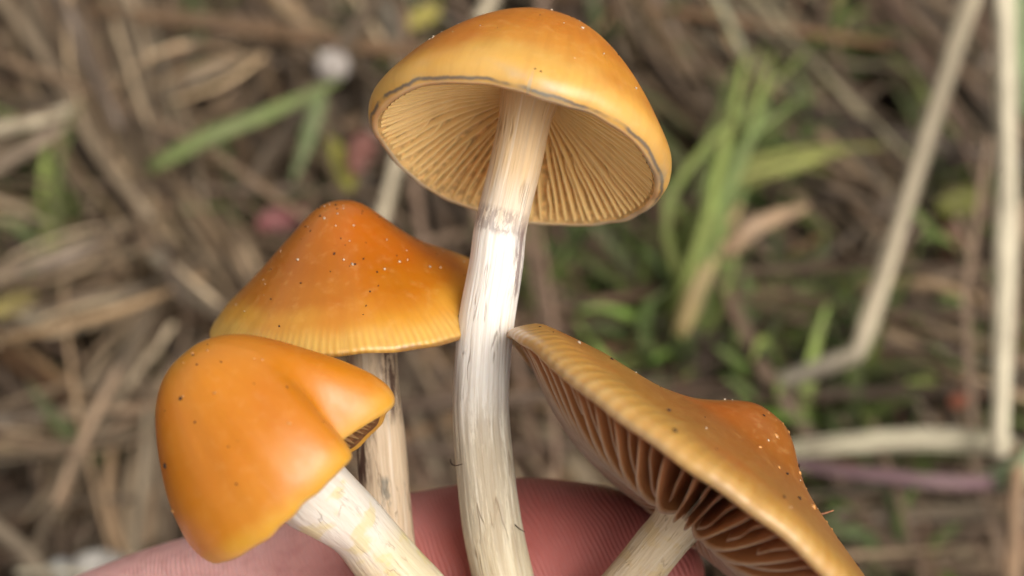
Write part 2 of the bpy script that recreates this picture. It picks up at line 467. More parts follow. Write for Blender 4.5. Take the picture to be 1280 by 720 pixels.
straw([(192, 318), (235, 355), (290, 400)], [.040, .040, .038], 24, (.44, .37, .27), 'pale broken straw end behind the conical cap')
straw([(-30, 350), (60, 330), (150, 292)], [.034, .036, .034], 20, PINKT, 'pinkish straw lying level in the dead grass')
straw([(-20, 420), (110, 380), (240, 370)], [.026, .028, .026], 22, GREYT, 'thin grey straw below the pinkish level straw')
straw([(-20, 530), (90, 520), (200, 515)], [.034, .036, .036], 22, (.31, .25, .19), 'grey tan straw lying level toward the folded cap')
straw([(40, 600), (120, 480), (190, 410)], [.03, .03, .03], 18, (.33, .255, .175), 'tan straw leaning up toward the folded cap')
straw([(-20, 650), (30, 690), (70, 740)], [.04, .04, .04], 30, (.37, .29, .20), 'tan straw beside the pale stones')
straw([(172, 720), (182, 610), (196, 520)], [.034, .036, .036], 20, (.31, .25, .185), 'greyish straw standing between the folded cap and dead grass')
straw([(20, 716), (70, 713), (120, 719)], [.048, .048, .047], 9, CREAM, 'thin cream straw lying over the pale stones')
straw([(325, -20), (380, 50), (432, -10)], [.035, .028, .03], 28, (.30, .19, .10), 'broken brown straw above the white pebble')
straw([(470, -30), (495, 60), (500, 110)], [.03, .028, .024], 26, (.36, .31, .24), 'grey tan straw touching the tallest cap edge')
straw([(598, 30), (618, -10), (640, -60)], [.03, .032, .034], 26, PALE, 'pale straw rising behind the tallest cap')
straw([(500, 190), (480, 260), (465, 330)], [.04, .04, .036], 22, PALE, 'pale straw between the tallest and the conical cap')
straw([(730, 30), (752, -10), (775, -60)], [.02, .02, .02], 30, PINKT, 'pinkish straw rising behind the tallest cap crown')
straw([(500, 470), (530, 560), (575, 660)], [.03, .03, .03], 40, (.33, .26, .18), 'tan straw behind the gap between the two long stems')
straw([(640, 520), (700, 560), (760, 640)], [.028, .028, .028], 44, (.36, .28, .18), 'tan straw behind the finger and the tilted cap')

NAMES_ = ['tan', 'grey brown', 'light tan', 'dark brown', 'pinkish brown', 'pale', 'golden brown']
for i in range(110):
    px, py = random.uniform(-120, 1400), random.uniform(-120, 840)
    a = random.gauss(-0.95, .5) if random.random() < .55 else random.uniform(0, math.pi)
    if px > 640 and random.random() < .6: a = random.uniform(0, math.pi)
    h = random.uniform(.02, .036)
    L = random.uniform(120, 340)
    c, s_ = math.cos(a) * L / 2, -math.sin(a) * L / 2
    b = random.uniform(-14, 14)
    straw([(px - c, py - s_), (px + b, py + b), (px + c, py + s_)], [h, h + .002, h - .003], random.uniform(5, 13), tint([(TAN[:5] + TAN[6:])[i % 7]]), 'thin %s dry straw loose in the blurred grass litter' % NAMES_[i % 7], group='thin %s straws in the litter' % NAMES_[i % 7])

# leaves, pebbles
def leaf(px, py, h, wpx, lpx, ang, col, label, name='small_leaf'):
    c = G(px, py, h); s_ = S((c - CAM).dot(CF))
    v, f, u_ = [], [], []
    n_ = 11
    for i in range(n_):
        t = i / (n_ - 1)
        w = wpx * s_ * math.sin(math.pi * t**.8)**.8 / 2 + 1e-5
        x = (t - .5) * lpx * s_
        for k, q in enumerate((-1, -.5, 0, .5, 1)):
            z = abs(q) * w * .3 - (x**2) * 14 + .0006 * math.sin(9 * t + q)
            for dz in (0, -.0003):
                v.append(Vector((x, q * w * (1 + .28 * math.sin(21 * t + q) * abs(q)), z + dz))); u_.append((.5 + q / 2, t))
    for i in range(n_ - 1):
        for k in range(4):
            a, b = i * 10 + k * 2, i * 10 + 10 + k * 2
            f += [(a, a + 2, b + 2, b), (a + 1, b + 1, b + 3, a + 3)]
        a, b = i * 10, i * 10 + 10
        f += [(a, b, b + 1, a + 1), (a + 8, a + 9, b + 9, b + 8)]
    M = Matrix.Rotation(ang, 3, 'Z') @ Matrix.Rotation(.25, 3, 'X')
    o = mesh_obj(name, [M @ q for q in v], f, STRAW, uv=u_, col=[col] * len(v))
    o.location = c
    return tag(o, label, 'leaf')
leaf(352, 272, .041, 34, 66, .4, (.24, .06, .07), 'magenta red leaf behind the conical cap')
leaf(425, 202, .034, 30, 90, 1.9, (.34, .33, .04), 'yellow green leaf between the tallest cap and the conical cap')
leaf(452, 188, .038, 34, 74, 1.3, (.19, .055, .045), 'dull red leaf beneath the yellow green leaf')
leaf(1205, 252, .033, 40, 80, .3, (.20, .21, .03), 'olive yellow leaf between the bent straw and the cream straw')
leaf(1188, 300, .036, 34, 66, 1.0, (.13, .04, .018), 'rusty red leaf under the olive yellow leaf')
leaf(1207, 492, .037, 28, 54, .6, (.34, .08, .035), 'orange red leaf near the foot of the cream straw')
leaf(745, 410, .026, 46, 90, 1.2, (.13, .045, .018), 'dark rust leaf behind the tilted cap edge')
leaf(18, 380, .034, 30, 60, .5, (.40, .33, .09), 'yellow leaf on dead grass')
leaf(168, 550, .034, 18, 60, .3, (.06, .12, .03), 'small dark green leaf beside the folded cap')
leaf(215, 62, .034, 26, 60, .6, (.07, .15, .02), 'small green leaf above the broad green blade')
leaf(680, 330, .028, 60, 90, .2, (.10, .17, .03), 'green leaf behind the tallest stem')
leaf(705, 350, .030, 50, 80, 1.4, (.16, .21, .03), 'light green leaf behind the tilted cap tip')
leaf(530, 20, .034, 26, 60, .7, (.42, .36, .06), 'yellow leaf beside the tallest cap crown')

def pebble(px, py, h, wpx, col, label, sq=(1, .8, .6), seed=1):
    c = G(px, py, h); r = wpx / 2 * S((c - CAM).dot(CF))
    bm = bmesh.new(); bmesh.ops.create_icosphere(bm, subdivisions=3, radius=1)
    for q in bm.verts:
        k = 1 + .16 * noise.noise(q.co * 1.4 + Vector((seed, 0, 0))) + .05 * noise.noise(q.co * 4 + Vector((seed, 3, 0)))
        q.co = Vector((q.co.x * sq[0], q.co.y * sq[1], q.co.z * sq[2])) * (k * r)
    v = [q.co.copy() for q in bm.verts]; f = [[q.index for q in g.verts] for g in bm.faces]; bm.free()
    o = mesh_obj('pebble', v, f, STRAW, uv=[(0.2 + q.x * 30, q.y * 30) for q in v], col=[col] * len(v))
    o.location = c
    return tag(o, label, 'pebble')
pebble(415, 82, .042, 42, (.58, .52, .48), 'round whitish pebble in the litter above the broad green blade', (1, 1, .9), 4)
pebble(128, 712, .036, 76, (.74, .70, .64), 'pale flat stone beside the fingertip side of the hand', (1, .7, .45), 7)
pebble(78, 716, .034, 46, (.60, .60, .58), 'small grey white stone next to the pale flat stone', (1, .8, .6), 9)
pebble(38, 402, .030, 50, (.45, .38, .26), 'cream tan pebble under the yellow leaf', (.8, 1, .6), 12)

# ================================================================== mushrooms
def cap_material(name, stops, rim, nstri, stri, coat=0.28, rough=0.36, stristart=.66, blue=0.0, mott=0.25, seed=0.0, edgecol=None, rimstops=((0.955, 0.0), (0.97, 1.0), (0.985, 1.0), (1.0, .35))):
    """stops: colour from crown (0) to margin (1); faint radial lines near the margin where the gills show through."""
    m = Mat(name)
    uvn = m.n('UVMap', uv_map='UVMap').outputs[0]
    sep = m.n('SeparateXYZ'); m.link(uvn, sep.inputs[0])
    uu, vv = sep.outputs['X'], sep.outputs['Y']
    tc = m.n('TexCoord').outputs['Object']
    big = m.noise(tc, 130, 3, .5)
    fine = m.noise(tc, 900, 4, .6)
    vw = m.math('ADD', vv, m.math('MULTIPLY', m.math('SUBTRACT', big, 0.5), 0.22))
    c = m.ramp(vw, stops, 'EASE')
    # mottling: a little darker and lighter in patches, and fine radial fibres
    rad_ = m.noise(m.uv(60, 2.5, (seed, 0)), 1.0, 4, .6)
    c = m.mix(m.math('MULTIPLY', m.ramp(rad_, [(.35, 1.0), (.6, 0.0)]), mott * .55), c, (0.30, 0.09, 0.008), 'MIX')
    c = m.mix(m.math('MULTIPLY', m.ramp(fine, [(.5, 0.0), (.75, 1.0)]), mott * .5), c, (0.85, 0.55, 0.20), 'MIX')
    patch = m.noise(tc, 75, 2, .5)
    c = m.mix(m.math('MULTIPLY', m.ramp(patch, [(.45, 0.0), (.65, .5)]), m.ramp(vv, [(.75, 1.0), (.95, 0.0)])), c, (0.47, 0.105, 0.003))
    wob = m.math('MULTIPLY', m.noise(m.uv(14, 1.5, (0, seed)), 1.0, 3), 1.2)
    ph = m.math('ADD', m.math('MULTIPLY', uu, 2 * math.pi * nstri), m.math('MULTIPLY', wob, 1.6))
    sn = m.math('ADD', m.math('MULTIPLY', m.math('SINE', ph), 0.5), 0.5)
    edge = m.ramp(vv, [(stristart, 0.0), (min(.95, stristart + .16), 1.0)])
    var = m.ramp(m.noise(m.uv(9, 2, (seed, 3)), 1.0, 2), [(.3, .25), (.7, 1.0)])
    sfac = m.math('MULTIPLY', m.math('MULTIPLY', m.math('MULTIPLY', sn, edge), var), stri)
    c = m.mix(sfac, c, (0.42, 0.19, 0.03), 'MIX')
    # the bruised thin rim line
    rl = m.math('ADD', vv, m.math('MULTIPLY', m.math('SUBTRACT', m.noise(m.uv(26, 3, (seed, 1)), 1.0, 4), .5), .05))
    gap = m.ramp(m.noise(m.uv(17, .1, (seed, 4)), 1.0, 3), [(.36, .15), (.52, 1.0)])
    c = m.mix(m.math('MULTIPLY', m.math('MULTIPLY', m.ramp(rl, rimstops), gap), rim[1]), c, rim[0])
    if edgecol:
        c = m.mix(m.ramp(vv, [(.972, 0.0), (.985, .8)]), c, edgecol)
    if blue:
        c = m.mix(m.math('MULTIPLY', m.math('MULTIPLY', m.ramp(rl, [(0.86, 0.0), (0.97, 1.0)]), m.ramp(m.noise(m.uv(7, 4, (seed, 7)), 1.0, 3), [(.42, 0.0), (.6, 1.0)])), blue), c, (0.30, 0.33, 0.30))
    m.link(c, m.b.inputs['Base Color'])
    m.link(m.ramp(fine, [(.3, rough - .05), (.7, rough + .1)]), m.b.inputs['Roughness'])
    m.b.inputs['Coat Weight'].default_value = coat
    m.b.inputs['Coat Roughness'].default_value = 0.30
    m.b.inputs['Subsurface Weight'].default_value = 0.22
    m.b.inputs['Subsurface Radius'].default_value = (1.0, 0.42, 0.10)
    m.b.inputs['Subsurface Scale'].default_value = 0.0022
    hgt = m.math('ADD', m.math('MULTIPLY', m.math('MULTIPLY', sn, edge), -1.1 * stri), m.math('MULTIPLY', fine, 0.22))
    hgt = m.math('ADD', hgt, m.math('MULTIPLY', big, 0.5))
    m.link(m.bump(hgt, 0.30, 0.0003).outputs[0], m.b.inputs['Normal'])
    return m.m

def gill_material(name, edge, side):
    m = Mat(name)
    uvn = m.n('UVMap', uv_map='UVMap').outputs[0]
    sep = m.n('SeparateXYZ'); m.link(uvn, sep.inputs[0])
    c = m.mix(m.ramp(sep.outputs['X'], [(0.68, 0.0), (1.0, 1.0)]), side, edge)
    nz = m.noise(m.uv(2, 9), 1.0, 3)
    c = m.mix(m.math('MULTIPLY', m.ramp(nz, [(.4, 0), (.7, 1)]), .25), c, tuple(x * .6 for x in side))
    m.link(c, m.b.inputs['Base Color'])
    m.set(Roughness=0.65)
    m.b.inputs['Subsurface Weight'].default_value = 0.3
    m.b.inputs['Subsurface Radius'].default_value = (1.0, 0.55, 0.25)
    m.b.inputs['Subsurface Scale'].default_value = 0.0012
    return m.m

def stem_material(name, stops, marks=(), crack=0.5, crackcol=(0.16, 0.09, 0.05), streak=(0.45, 0.33, 0.22), streakamt=.35, seed=0.0, patch=None):
    """stops along the length from the foot (0) to the cap (1); marks = (from, to, centre angle, half angle, colour, amount) dark torn fibres."""
    m = Mat(name)
    uvn = m.n('UVMap', uv_map='UVMap').outputs[0]
    sep = m.n('SeparateXYZ'); m.link(uvn, sep.inputs[0])
    uu, vv = sep.outputs['X'], sep.outputs['Y']
    vw = m.math('ADD', vv, m.math('MULTIPLY', m.math('SUBTRACT', m.noise(m.uv(18, 4, (seed, 0)), 1.0, 3), .5), 0.10))
    c = m.ramp(vw, stops)
    fib = m.noise(m.uv(44, 3.2, (seed, 2)), 1.0, 4, .6)
    fib2 = m.noise(m.uv(20, 5, (seed, 5)), 1.0, 5, .65, .6)
    c = m.mix(m.math('MULTIPLY', m.ramp(fib, [(.42, 0.0), (.68, 1.0)]), streakamt), c, streak)
    c = m.mix(m.math('MULTIPLY', m.ramp(m.noise(m.uv(30, 2.2, (seed, 9)), 1.0, 3), [(.5, 0.0), (.7, 1.0)]), .3), c, (0.86, 0.82, 0.74))
    if patch:
        c = m.mix(m.math('MULTIPLY', m.ramp(m.noise(m.uv(5, 7, (seed, 12)), 1.0, 3), [(.52, 0.0), (.62, 1.0)]), patch[1]), c, patch[0])
    # fine dark cracks along the fibres
    ck = m.noise(m.uv(12, 3.2, (seed, 7)), 1.0, 3, .55, .5)
    cr = m.ramp(ck, [(.478, 0.0), (.494, 1.0), (.506, 1.0), (.522, 0.0)], 'LINEAR')
    gate = m.ramp(m.noise(m.uv(7, 6, (seed, 17)), 1.0, 3), [(.5, 0.0), (.62, 1.0)])
    c = m.mix(m.math('MULTIPLY', m.math('MULTIPLY', cr, gate), crack), c, crackcol)
    for (v0, v1, ua, uw, cc, amt) in marks:
        inv = m.math('MULTIPLY', m.math('SMOOTH_MIN', m.math('MULTIPLY', m.math('SUBTRACT', vv, v0), 1 / (.2 * (v1 - v0))), 1.0, .1), 1.0, clamp=True)
        inv2 = m.math('MULTIPLY', m.math('MULTIPLY', m.math('SUBTRACT', v1, vv), 1 / (.2 * (v1 - v0))), 1.0, clamp=True)
        da = m.math('ABSOLUTE', m.math('SUBTRACT', uu, ua))
        ina = m.math('MULTIPLY', m.math('SUBTRACT', 1.0, m.math('MULTIPLY', da, 1 / uw)), 1.6, clamp=True)
        ns = m.ramp(m.noise(m.uv(26, max(6, 1.6 / (v1 - v0)), (seed + v0 * 3, ua * 5)), 1.0, 6, .75, .5), [(.42, 0.0), (.53, 1.0)])
        f = m.math('MULTIPLY', m.math('MULTIPLY', inv, inv2), m.math('MULTIPLY', ina, ns))
        c = m.mix(m.math('MULTIPLY', f, amt), c, cc)
    m.link(c, m.b.inputs['Base Color'])
    m.set(Roughness=0.55)
    m.b.inputs['Specular IOR Level'].default_value = 0.4
    m.b.inputs['Subsurface Weight'].default_value = 0.25
    m.b.inputs['Subsurface Radius'].default_value = (1.0, 0.7, 0.45)
    m.b.inputs['Subsurface Scale'].default_value = 0.0010
    h = m.math('ADD', m.math('ADD', fib, m.math('MULTIPLY', fib2, .8)), m.math('MULTIPLY', m.math('MULTIPLY', cr, gate), -.7))
    m.link(m.bump(h, 0.55, 0.00030).outputs[0], m.b.inputs['Normal'])
    return m.m

def plain(name, col, rough=.6, sss=0):
    m = Mat(name)
    tc = m.n('TexCoord').outputs['Object']
    nz = m.noise(tc, 1500, 3)
    m.link(m.mix(m.ramp(nz, [(.35, 0), (.65, 1)]), tuple(x * .7 for x in col), tuple(min(1, x * 1.25) for x in col)), m.b.inputs['Base Color'])
    m.set(Roughness=rough)
    m.b.inputs['Subsurface Weight'].default_value = sss
    m.b.inputs['Subsurface Scale'].default_value = .0005
    return m.m
DIRT, GRAIN = plain('dark_dirt', (.035, .018, .010), .8), plain('pale_grain', (.58, .48, .36), .5)
DROP = plain('cap_blister', (.52, .24, .07), .3)

class Cap:
    def __init__(s, centre, axis, Rpx, d, outer, ceil, edge, deform=None, wob=.012, seed=0):
        s.c = P(*centre, d); s.R = Rpx * S(d); s.a = axis.normalized()
        zc = -CF
        s.e1 = (zc - s.a * zc.dot(s.a)).normalized()      # towards the camera
        s.e2 = s.a.cross(s.e1)                            # to the right of the axis
        s.outer = spline(outer, 60); s.ceil = ceil; s.edge = edge
        s.deform = deform; s.wob = wob; s.seed = seed
    def pt(s, th, t, r, h):
        r0 = r
        k = s.wob * min(1, r / .5)
        r = r * (1 + k * noise.noise((math.cos(th) * 1.6, math.sin(th) * 1.6, s.seed)))
        h = h + 2 * k * min(1, r0) * noise.noise((math.cos(th) * 1.3 + 5, math.sin(th) * 1.3, s.seed)) \
              + .8 * k * min(1, r0)**3 * noise.noise((math.cos(th) * 5 + 5, math.sin(th) * 5, s.seed))
        off = Vector((0, 0, 0))
        if s.deform:
            r, h, off = s.deform(th, t, r, h, s)
        return s.c + ((s.e1 * math.cos(th) + s.e2 * math.sin(th)) * r + s.a * h + off) * s.R
    def out(s, th, t):
        x = t * (len(s.outer) - 1); i = min(len(s.outer) - 2, int(x)); f = x - i
        r, h = s.outer[i] * (1 - f) + s.outer[i + 1] * f
        return s.pt(th, t, max(r, 0), h)
    def nrm(s, th, t):
        e = .004
        a = s.out(th, t + e) - s.out(th, t - e); b = s.out(th + e, t) - s.out(th - e, t)
        n_ = a.cross(b).normalized()
        return n_ if n_.dot(s.out(th, t) - (s.c + s.a * s.R * .1)) > 0 else -n_
    def build(s, root, mat, undermat, gillmat, ngill, seg=144, base=Vector(), gap=.26, gw=.42, short=.5, wav=.10):
        L = base
        no = 54
        v, f, uv = [], [], []
        ts = np.linspace(0, 1, no)
        for t in ts[1:]:
            for k in range(seg):
                v.append(s.out(2 * math.pi * k / seg, t) - L); uv.append((k / seg, t))
        ce = spline(s.ceil, 16)
        rim_r, rim_h = s.outer[-1]
        for j, (r, h) in enumerate(ce):
            for k in range(seg):
                v.append(s.pt(2 * math.pi * k / seg, min(1, r), r, h) - L); uv.append((k / seg, 1.0))
        nr = no - 1 + len(ce)
        apex = len(v); v.append(s.out(0, 0) - L); uv.append((.5, 0))
        for j in range(nr - 1):
            for k in range(seg):
                k2 = (k + 1) % seg
                f.append((j * seg + k, (j + 1) * seg + k, (j + 1) * seg + k2, j * seg + k2))
        for k in range(seg):
            f.append((apex, k, (k + 1) % seg))
        f.append(tuple(range((nr - 1) * seg, nr * seg)))
        o = mesh_obj('cap', v, f, mat, root, uv=uv)
        o.data.materials.append(undermat)
        nf = (no - 1) * seg
        for p in o.data.polygons:
            if p.index >= nf and p.index < (nr - 1) * seg or len(p.vertices) > 4: p.material_index = 1
        # seam of the texture: keep it on the far side (angle pi), so shift u
        # gills, one blade each
        cz = lambda r: float(np.interp(r, [q[0] for q in sorted(s.ceil)], [q[1] for q in sorted(s.ceil)]))
        ez = lambda r: float(np.interp(r, s._er, s._eh))
        es = spline(s.edge, 40); oi = np.argsort(es[:, 0]); s._er, s._eh = es[oi, 0], es[oi, 1]
        r0, r1 = s.edge[0][0], s.edge[-1][0]
        rn = random.Random(int(s.seed * 10) + 3)
        for g in range(ngill):
            th0 = 2 * math.pi * (g + rn.uniform(-.18, .18)) / ngill
            ra = r0
            if g % 2: ra = r0 + (r1 - r0) * (rn.uniform(.25, .6) if rn.random() < .75 else rn.uniform(.6, .75)) * short * 2
            ra = min(ra, r1 - .12)
            ns = 11
            gv, gf, gu = [], [], []
            ph = rn.uniform(0, 6.28); am = wav * rn.uniform(.5, 1.3)
            for i in range(ns):
                q = i / (ns - 1); r = ra + (r1 - ra) * q
                dth = am * math.sin(ph + 5 * q) * (2 * math.pi / ngill) * 1.2 + am * .6 * math.sin(ph * 2 + 13 * q) * (2 * math.pi / ngill)
                he = ez(r); hc = max(cz(r), he + .004)
                if g % 2: he = he + (hc - he) * (.12 + .88 * max(0, 1 - q / .18)**2 if q < .18 else .12)
                hw = min(gw * 2 * math.pi / ngill, .05 / max(r, .1)) * .5
                hm = he * .90 + hc * .10
                for (tt, hh, uu) in ((-hw, hc, 0), (-hw * .55, hm, .7), (0, he, 1), (hw * .55, hm, .7), (hw, hc, 0)):
                    gv.append(s.pt(th0 + tt + (dth if uu else dth * .4), min(1, r), r, hh) - L); gu.append((uu, q))
            for i in range(ns - 1):
                for j in range(4):
                    a = 5 * i + j
                    gf.append((a, a + 1, a + 6, a + 5))
            mesh_obj('gill', gv, gf, gillmat, o, uv=gu)
        return o
    def specks(s, o, name, items, mat, L, sink=.3):
        """items: (theta in degrees, t, size m); joined little grains lying on the cap"""
        bm = bmesh.new()
        for (thd, t, sz) in items:
            th = RAD(thd); p = s.out(th, t); n_ = s.nrm(th, t)
            r = bmesh.ops.create_icosphere(bm, subdivisions=1, radius=1)
            q = n_.to_track_quat('Z', 'Y').to_matrix() @ Matrix.Rotation(random.uniform(0, 6.28), 3, 'Z')
            sx, sy, sz_ = random.uniform(.6, 1.4), random.uniform(.5, 1), random.uniform(.45, .8)
            for vv in r['verts']:
                k = 1 + random.uniform(-.2, .2)
                vv.co = p - L + q @ (Vector((vv.co.x * sx, vv.co.y * sy, vv.co.z * sz_ + sz_ - sink)) * (sz * k))
        me = bpy.data.meshes.new(name); bm.to_mesh(me); bm.free()
        me.materials.append(mat); me.polygons.foreach_set('use_smooth', [True] * len(me.polygons))
        ob = bpy.data.objects.new(name, me); COL.objects.link(ob); ob.parent = o
        ob['kind'] = 'stuff'
        return ob

def make_stem(root, L, pts, mat, sides=72, n=90, lump=.05, seed=0, flare=None, ext=()):
    """pts: (px, py, depth, width px) from foot to cap"""
    w = []
    for (x, y, d, wd) in list(ext) + list(pts):
        p = P(x, y, d); w.append((*p, wd / 2 * S(d)))
    sp = spline(w, n)
    cl = np.concatenate([[0], np.cumsum(np.linalg.norm(np.diff(np.array(w), axis=0), axis=1))])
    q0 = cl[len(ext)] / cl[-1]                      # the foot held in the hand lies below the texture's zero
    v, f, uv = [], [], []
    for i in range(n):
        p = Vector(sp[i][:3]); r = sp[i][3]
        t = (Vector(sp[min(i + 1, n - 1)][:3]) - Vector(sp[max(0, i - 1)][:3])).normalized()
        zc = -CF
        e1 = (zc - t * zc.dot(t)).normalized(); e2 = t.cross(e1)
        q = (i / (n - 1) - q0) / (1 - q0)
        for k in range(sides):
            a = 2 * math.pi * (k / sides) + math.pi      # seam on the far side
            ca, sa = math.cos(a), math.sin(a)
            rr = r * (1 + lump * noise.noise((ca * 1.2, sa * 1.2, q * 6 + seed)) + lump * .35 * noise.noise((ca * 5, sa * 5, q * 5 + seed))
                      + lump * .25 * noise.noise((ca * 12, sa * 12, q * 9 + seed)))
            if flare: rr += flare(q, a) * r
            v.append(p + (e1 * ca + e2 * sa) * rr - L); uv.append((k / sides, q))
    for i in range(n - 1):
        for k in range(sides):
            k2 = (k + 1) % sides
            f.append((i * sides + k, i * sides + k2, (i + 1) * sides + k2, (i + 1) * sides + k))
    f.append(tuple(range(sides))[::-1]); f.append(tuple(range((n - 1) * sides, n * sides)))
    o = mesh_obj('stem', v, f, mat, root, uv=uv)
    # the last column of quads wraps the texture: give it u = 1
    lay = o.data.uv_layers['UVMap'].data
    for p in o.data.polygons:
        if len(p.vertices) != 4: continue
        us = [lay[li].uv[0] for li in p.loop_indices]
        if max(us) - min(us) > .5:
            for li in p.loop_indices:
                if lay[li].uv[0] < .5: lay[li].uv[0] += 1
    return o, sp
def fibre(root, L, pts, r, mat, name='fibre'):
    sp = spline([tuple(P(*q)) for q in pts], 8)
    g = tube_geo([Vector(p) - L for p in sp], [r * (1 - .6 * i / 7) for i in range(8)], 5)
    return mesh_obj(name, g[0], g[1], mat, root, uv=g[2])

FLESH_T = plain('tan_cap_flesh', (.66, .43, .17), .7, .2)
FLESH_B = plain('brown_cap_flesh', (.20, .085, .028), .7, .2)
def scatter(n, thr, tr, sz, seed):
    r = random.Random(seed)
    return [(r.uniform(*thr), r.uniform(*tr), r.uniform(*sz)) for _ in range(n)]

# ---------------------------------------------------------------- tallest mushroom
m1 = empty('mushroom', P(628, 760, .1535))
L1 = Vector(m1.location)
def def1(th, t, r, h, s):
    k = bump(angd(th, RAD(-105)), 0, .8) * bump(t, .5, .28)
    return r * (1 + .07 * k), h + .04 * k, Vector((0, 0, 0))
c1 = Cap((645, 201), V(.235, .90, -.37), 180, .150,
         [(0, 1.14), (.14, 1.125), (.3, 1.06), (.5, .92), (.68, .745), (.84, .55), (.97, .36), (1.06, .20), (1.075, .11), (1.05, .03), (1.0, -.005), (.985, 0.0)],
         [(.985, .01), (.95, .05), (.8, .19), (.5, .37), (.2, .52), (.05, .56)],
         [(.10, .50), (.2, .46), (.4, .36), (.65, .22), (.85, .09), (.965, .015)], def1, wob=.022, seed=1.3)
M1CAP = cap_material('orange_yellow_cap', [(0.0, (.55, .165, .012)), (.50, (.58, .195, .014)), (.68, (.62, .255, .026)), (.83, (.67, .36, .065)), (.95, (.67, .39, .10))],
                     ((.12, .11, .105), .9), 104, .03, rimstops=((.956, 0.0), (.963, 1.0), (.969, .9), (.977, 0.0)), edgecol=(.76, .53, .29), blue=.6, seed=1.0)
cap1 = c1.build(m1, M1CAP, FLESH_T, gill_material('tan_gill', (.90, .66, .33), (.80, .52, .20)), 88, base=L1)
st1, _ = make_stem(m1, L1, [(640, 770, .1540, 76), (628, 720, .1535, 75), (616, 660, .1532, 75), (608, 600, .1528, 73), (601, 520, .1522, 71), (602, 470, .1518, 70), (608, 400, .1512, 69), (620, 330, .1506, 67),
                            (625, 290, .1503, 65), (634, 250, .1500, 64), (646, 200, .1498, 65), (656, 150, .1496, 67), (661, 126, .1496, 74), (668, 98, .1497, 84)],
                   stem_material('white_stem', [(0, (.70, .60, .40)), (.3, (.74, .67, .52)), (.48, (.86, .82, .76)), (.70, (.87, .83, .78)), (.765, (.74, .62, .48)), (.85, (.70, .50, .28)), (1, (.60, .39, .18))],
                                 marks=[(.712, .765, .44, .30, (.13, .06, .06), .48), (.58, .76, .68, .10, (.12, .06, .06), .75), (.12, .5, .36, .10, (.22, .17, .13), .45), (.06, .46, .55, .2, (.28, .18, .09), .4)], crack=.5, crackcol=(.20, .11, .055), seed=1.7), seed=2, ext=[(664, 870, .1545, 78), (652, 820, .1543, 77)])
H = RAD
c1.specks(cap1, 'white_grain', [(170, .3, .00016), (-150, .28, .00014), (-60, .62, .00014), (-58, .64, .00014), (-62, .63, .00012), (20, .42, .00016), (-100, .45, .00013)] + scatter(26, (-110, 110), (.1, .8), (.00006, .00014), 4), GRAIN, L1)
c1.specks(cap1, 'dirt', scatter(22, (-110, 110), (.1, .95), (.00005, .00012), 9), DIRT, L1)
fibre(m1, L1, [(563, 574, .1512), (564, 579, .1510), (569, 582, .1504), (578, 580, .1496)], .00008, DIRT)
fibre(m1, L1, [(640, 652, .1515), (648, 660, .1512), (656, 665, .1512)], .00008, DIRT)

# ---------------------------------------------------------------- conical mushroom behind
m2 = empty('mushroom', P(502, 760, .1565))
L2 = Vector(m2.location)
def def2(th, t, r, h, s):
    h -= .10 * t**3 * bump(angd(th, RAD(55)), 0, .7)
    h -= .035 * bump(r, .45, .25) * math.sin(th)
    return r, h, Vector((0, 0, 0))
c2 = Cap((447, 388), V(-.145, .955, .255), 186, .1600,
         [(0, .755), (.09, .745), (.17, .705), (.25, .64), (.37, .525), (.54, .38), (.77, .22), (.88, .14), (.965, .055), (1.0, .015), (.99, -.01), (.97, -.012)],
         [(.96, 0), (.9, .06), (.6, .26), (.3, .38), (.05, .42)], [(.12, .20), (.3, .16), (.6, .07), (.85, .0), (.95, -.01)], def2, wob=.012, seed=4.1)
cap2 = c2.build(m2, cap_material('deep_orange_cap', [(0, (.47, .165, .010)), (.2, (.42, .122, .003)), (.45, (.40, .115, .002)), (.64, (.46, .15, .005)), (.78, (.62, .29, .03)), (.92, (.68, .40, .085))],
                                 ((.20, .09, .03), .7), 130, .36, stristart=.78, seed=2.0), FLESH_B, gill_material('ochre_gill', (.50, .33, .12), (.36, .2, .06)), 92, base=L2)
make_stem(m2, L2, [(506, 780, .1560, 60), (496, 720, .1560, 60), (487, 680, .1563, 62), (480, 600, .1570, 62), (475, 540, .1576, 61), (470, 490, .1583, 60), (466, 440, .1592, 60), (462, 380, .1602, 64)],
          stem_material('greyish_stem', [(0, (.66, .50, .34)), (.5, (.66, .51, .35)), (1, (.56, .42, .28))],
                        marks=[(.40, .68, .34, .13, (.06, .022, .012), .95), (.60, .88, .64, .12, (.06, .025, .015), .95), (.36, .46, .52, .05, (.10, .12, .11), .6)], crack=.5, streakamt=.5, seed=6.3), seed=7, ext=[(530, 870, .1545, 60), (518, 825, .1552, 60)])
c2.specks(cap2, 'white_grain', [(-28, .16, .00011), (22, .22, .00013), (52, .34, .00012), (2, .42, .00017), (8, .45, .00012), (30, .5, .00018), (62, .58, .00014), (68, .62, .00012), (-40, .42, .00012), (-60, .58, .00009), (45, .48, .00016)]
          + scatter(18, (-100, 100), (.05, .8), (.00005, .00011), 21), GRAIN, L2)
c2.specks(cap2, 'dirt', [(-10, .06, .00013), (-40, .15, .00013), (-6, .38, .00017), (18, .42, .00014), (10, .45, .00013), (-28, .55, .00013), (-30, .8, .00014), (10, .72, .00010), (48, .88, .00013), (20, .6, .00011), (70, .8, .00014)]
          + scatter(30, (-100, 100), (.05, .97), (.00005, .00011), 33), DIRT, L2)

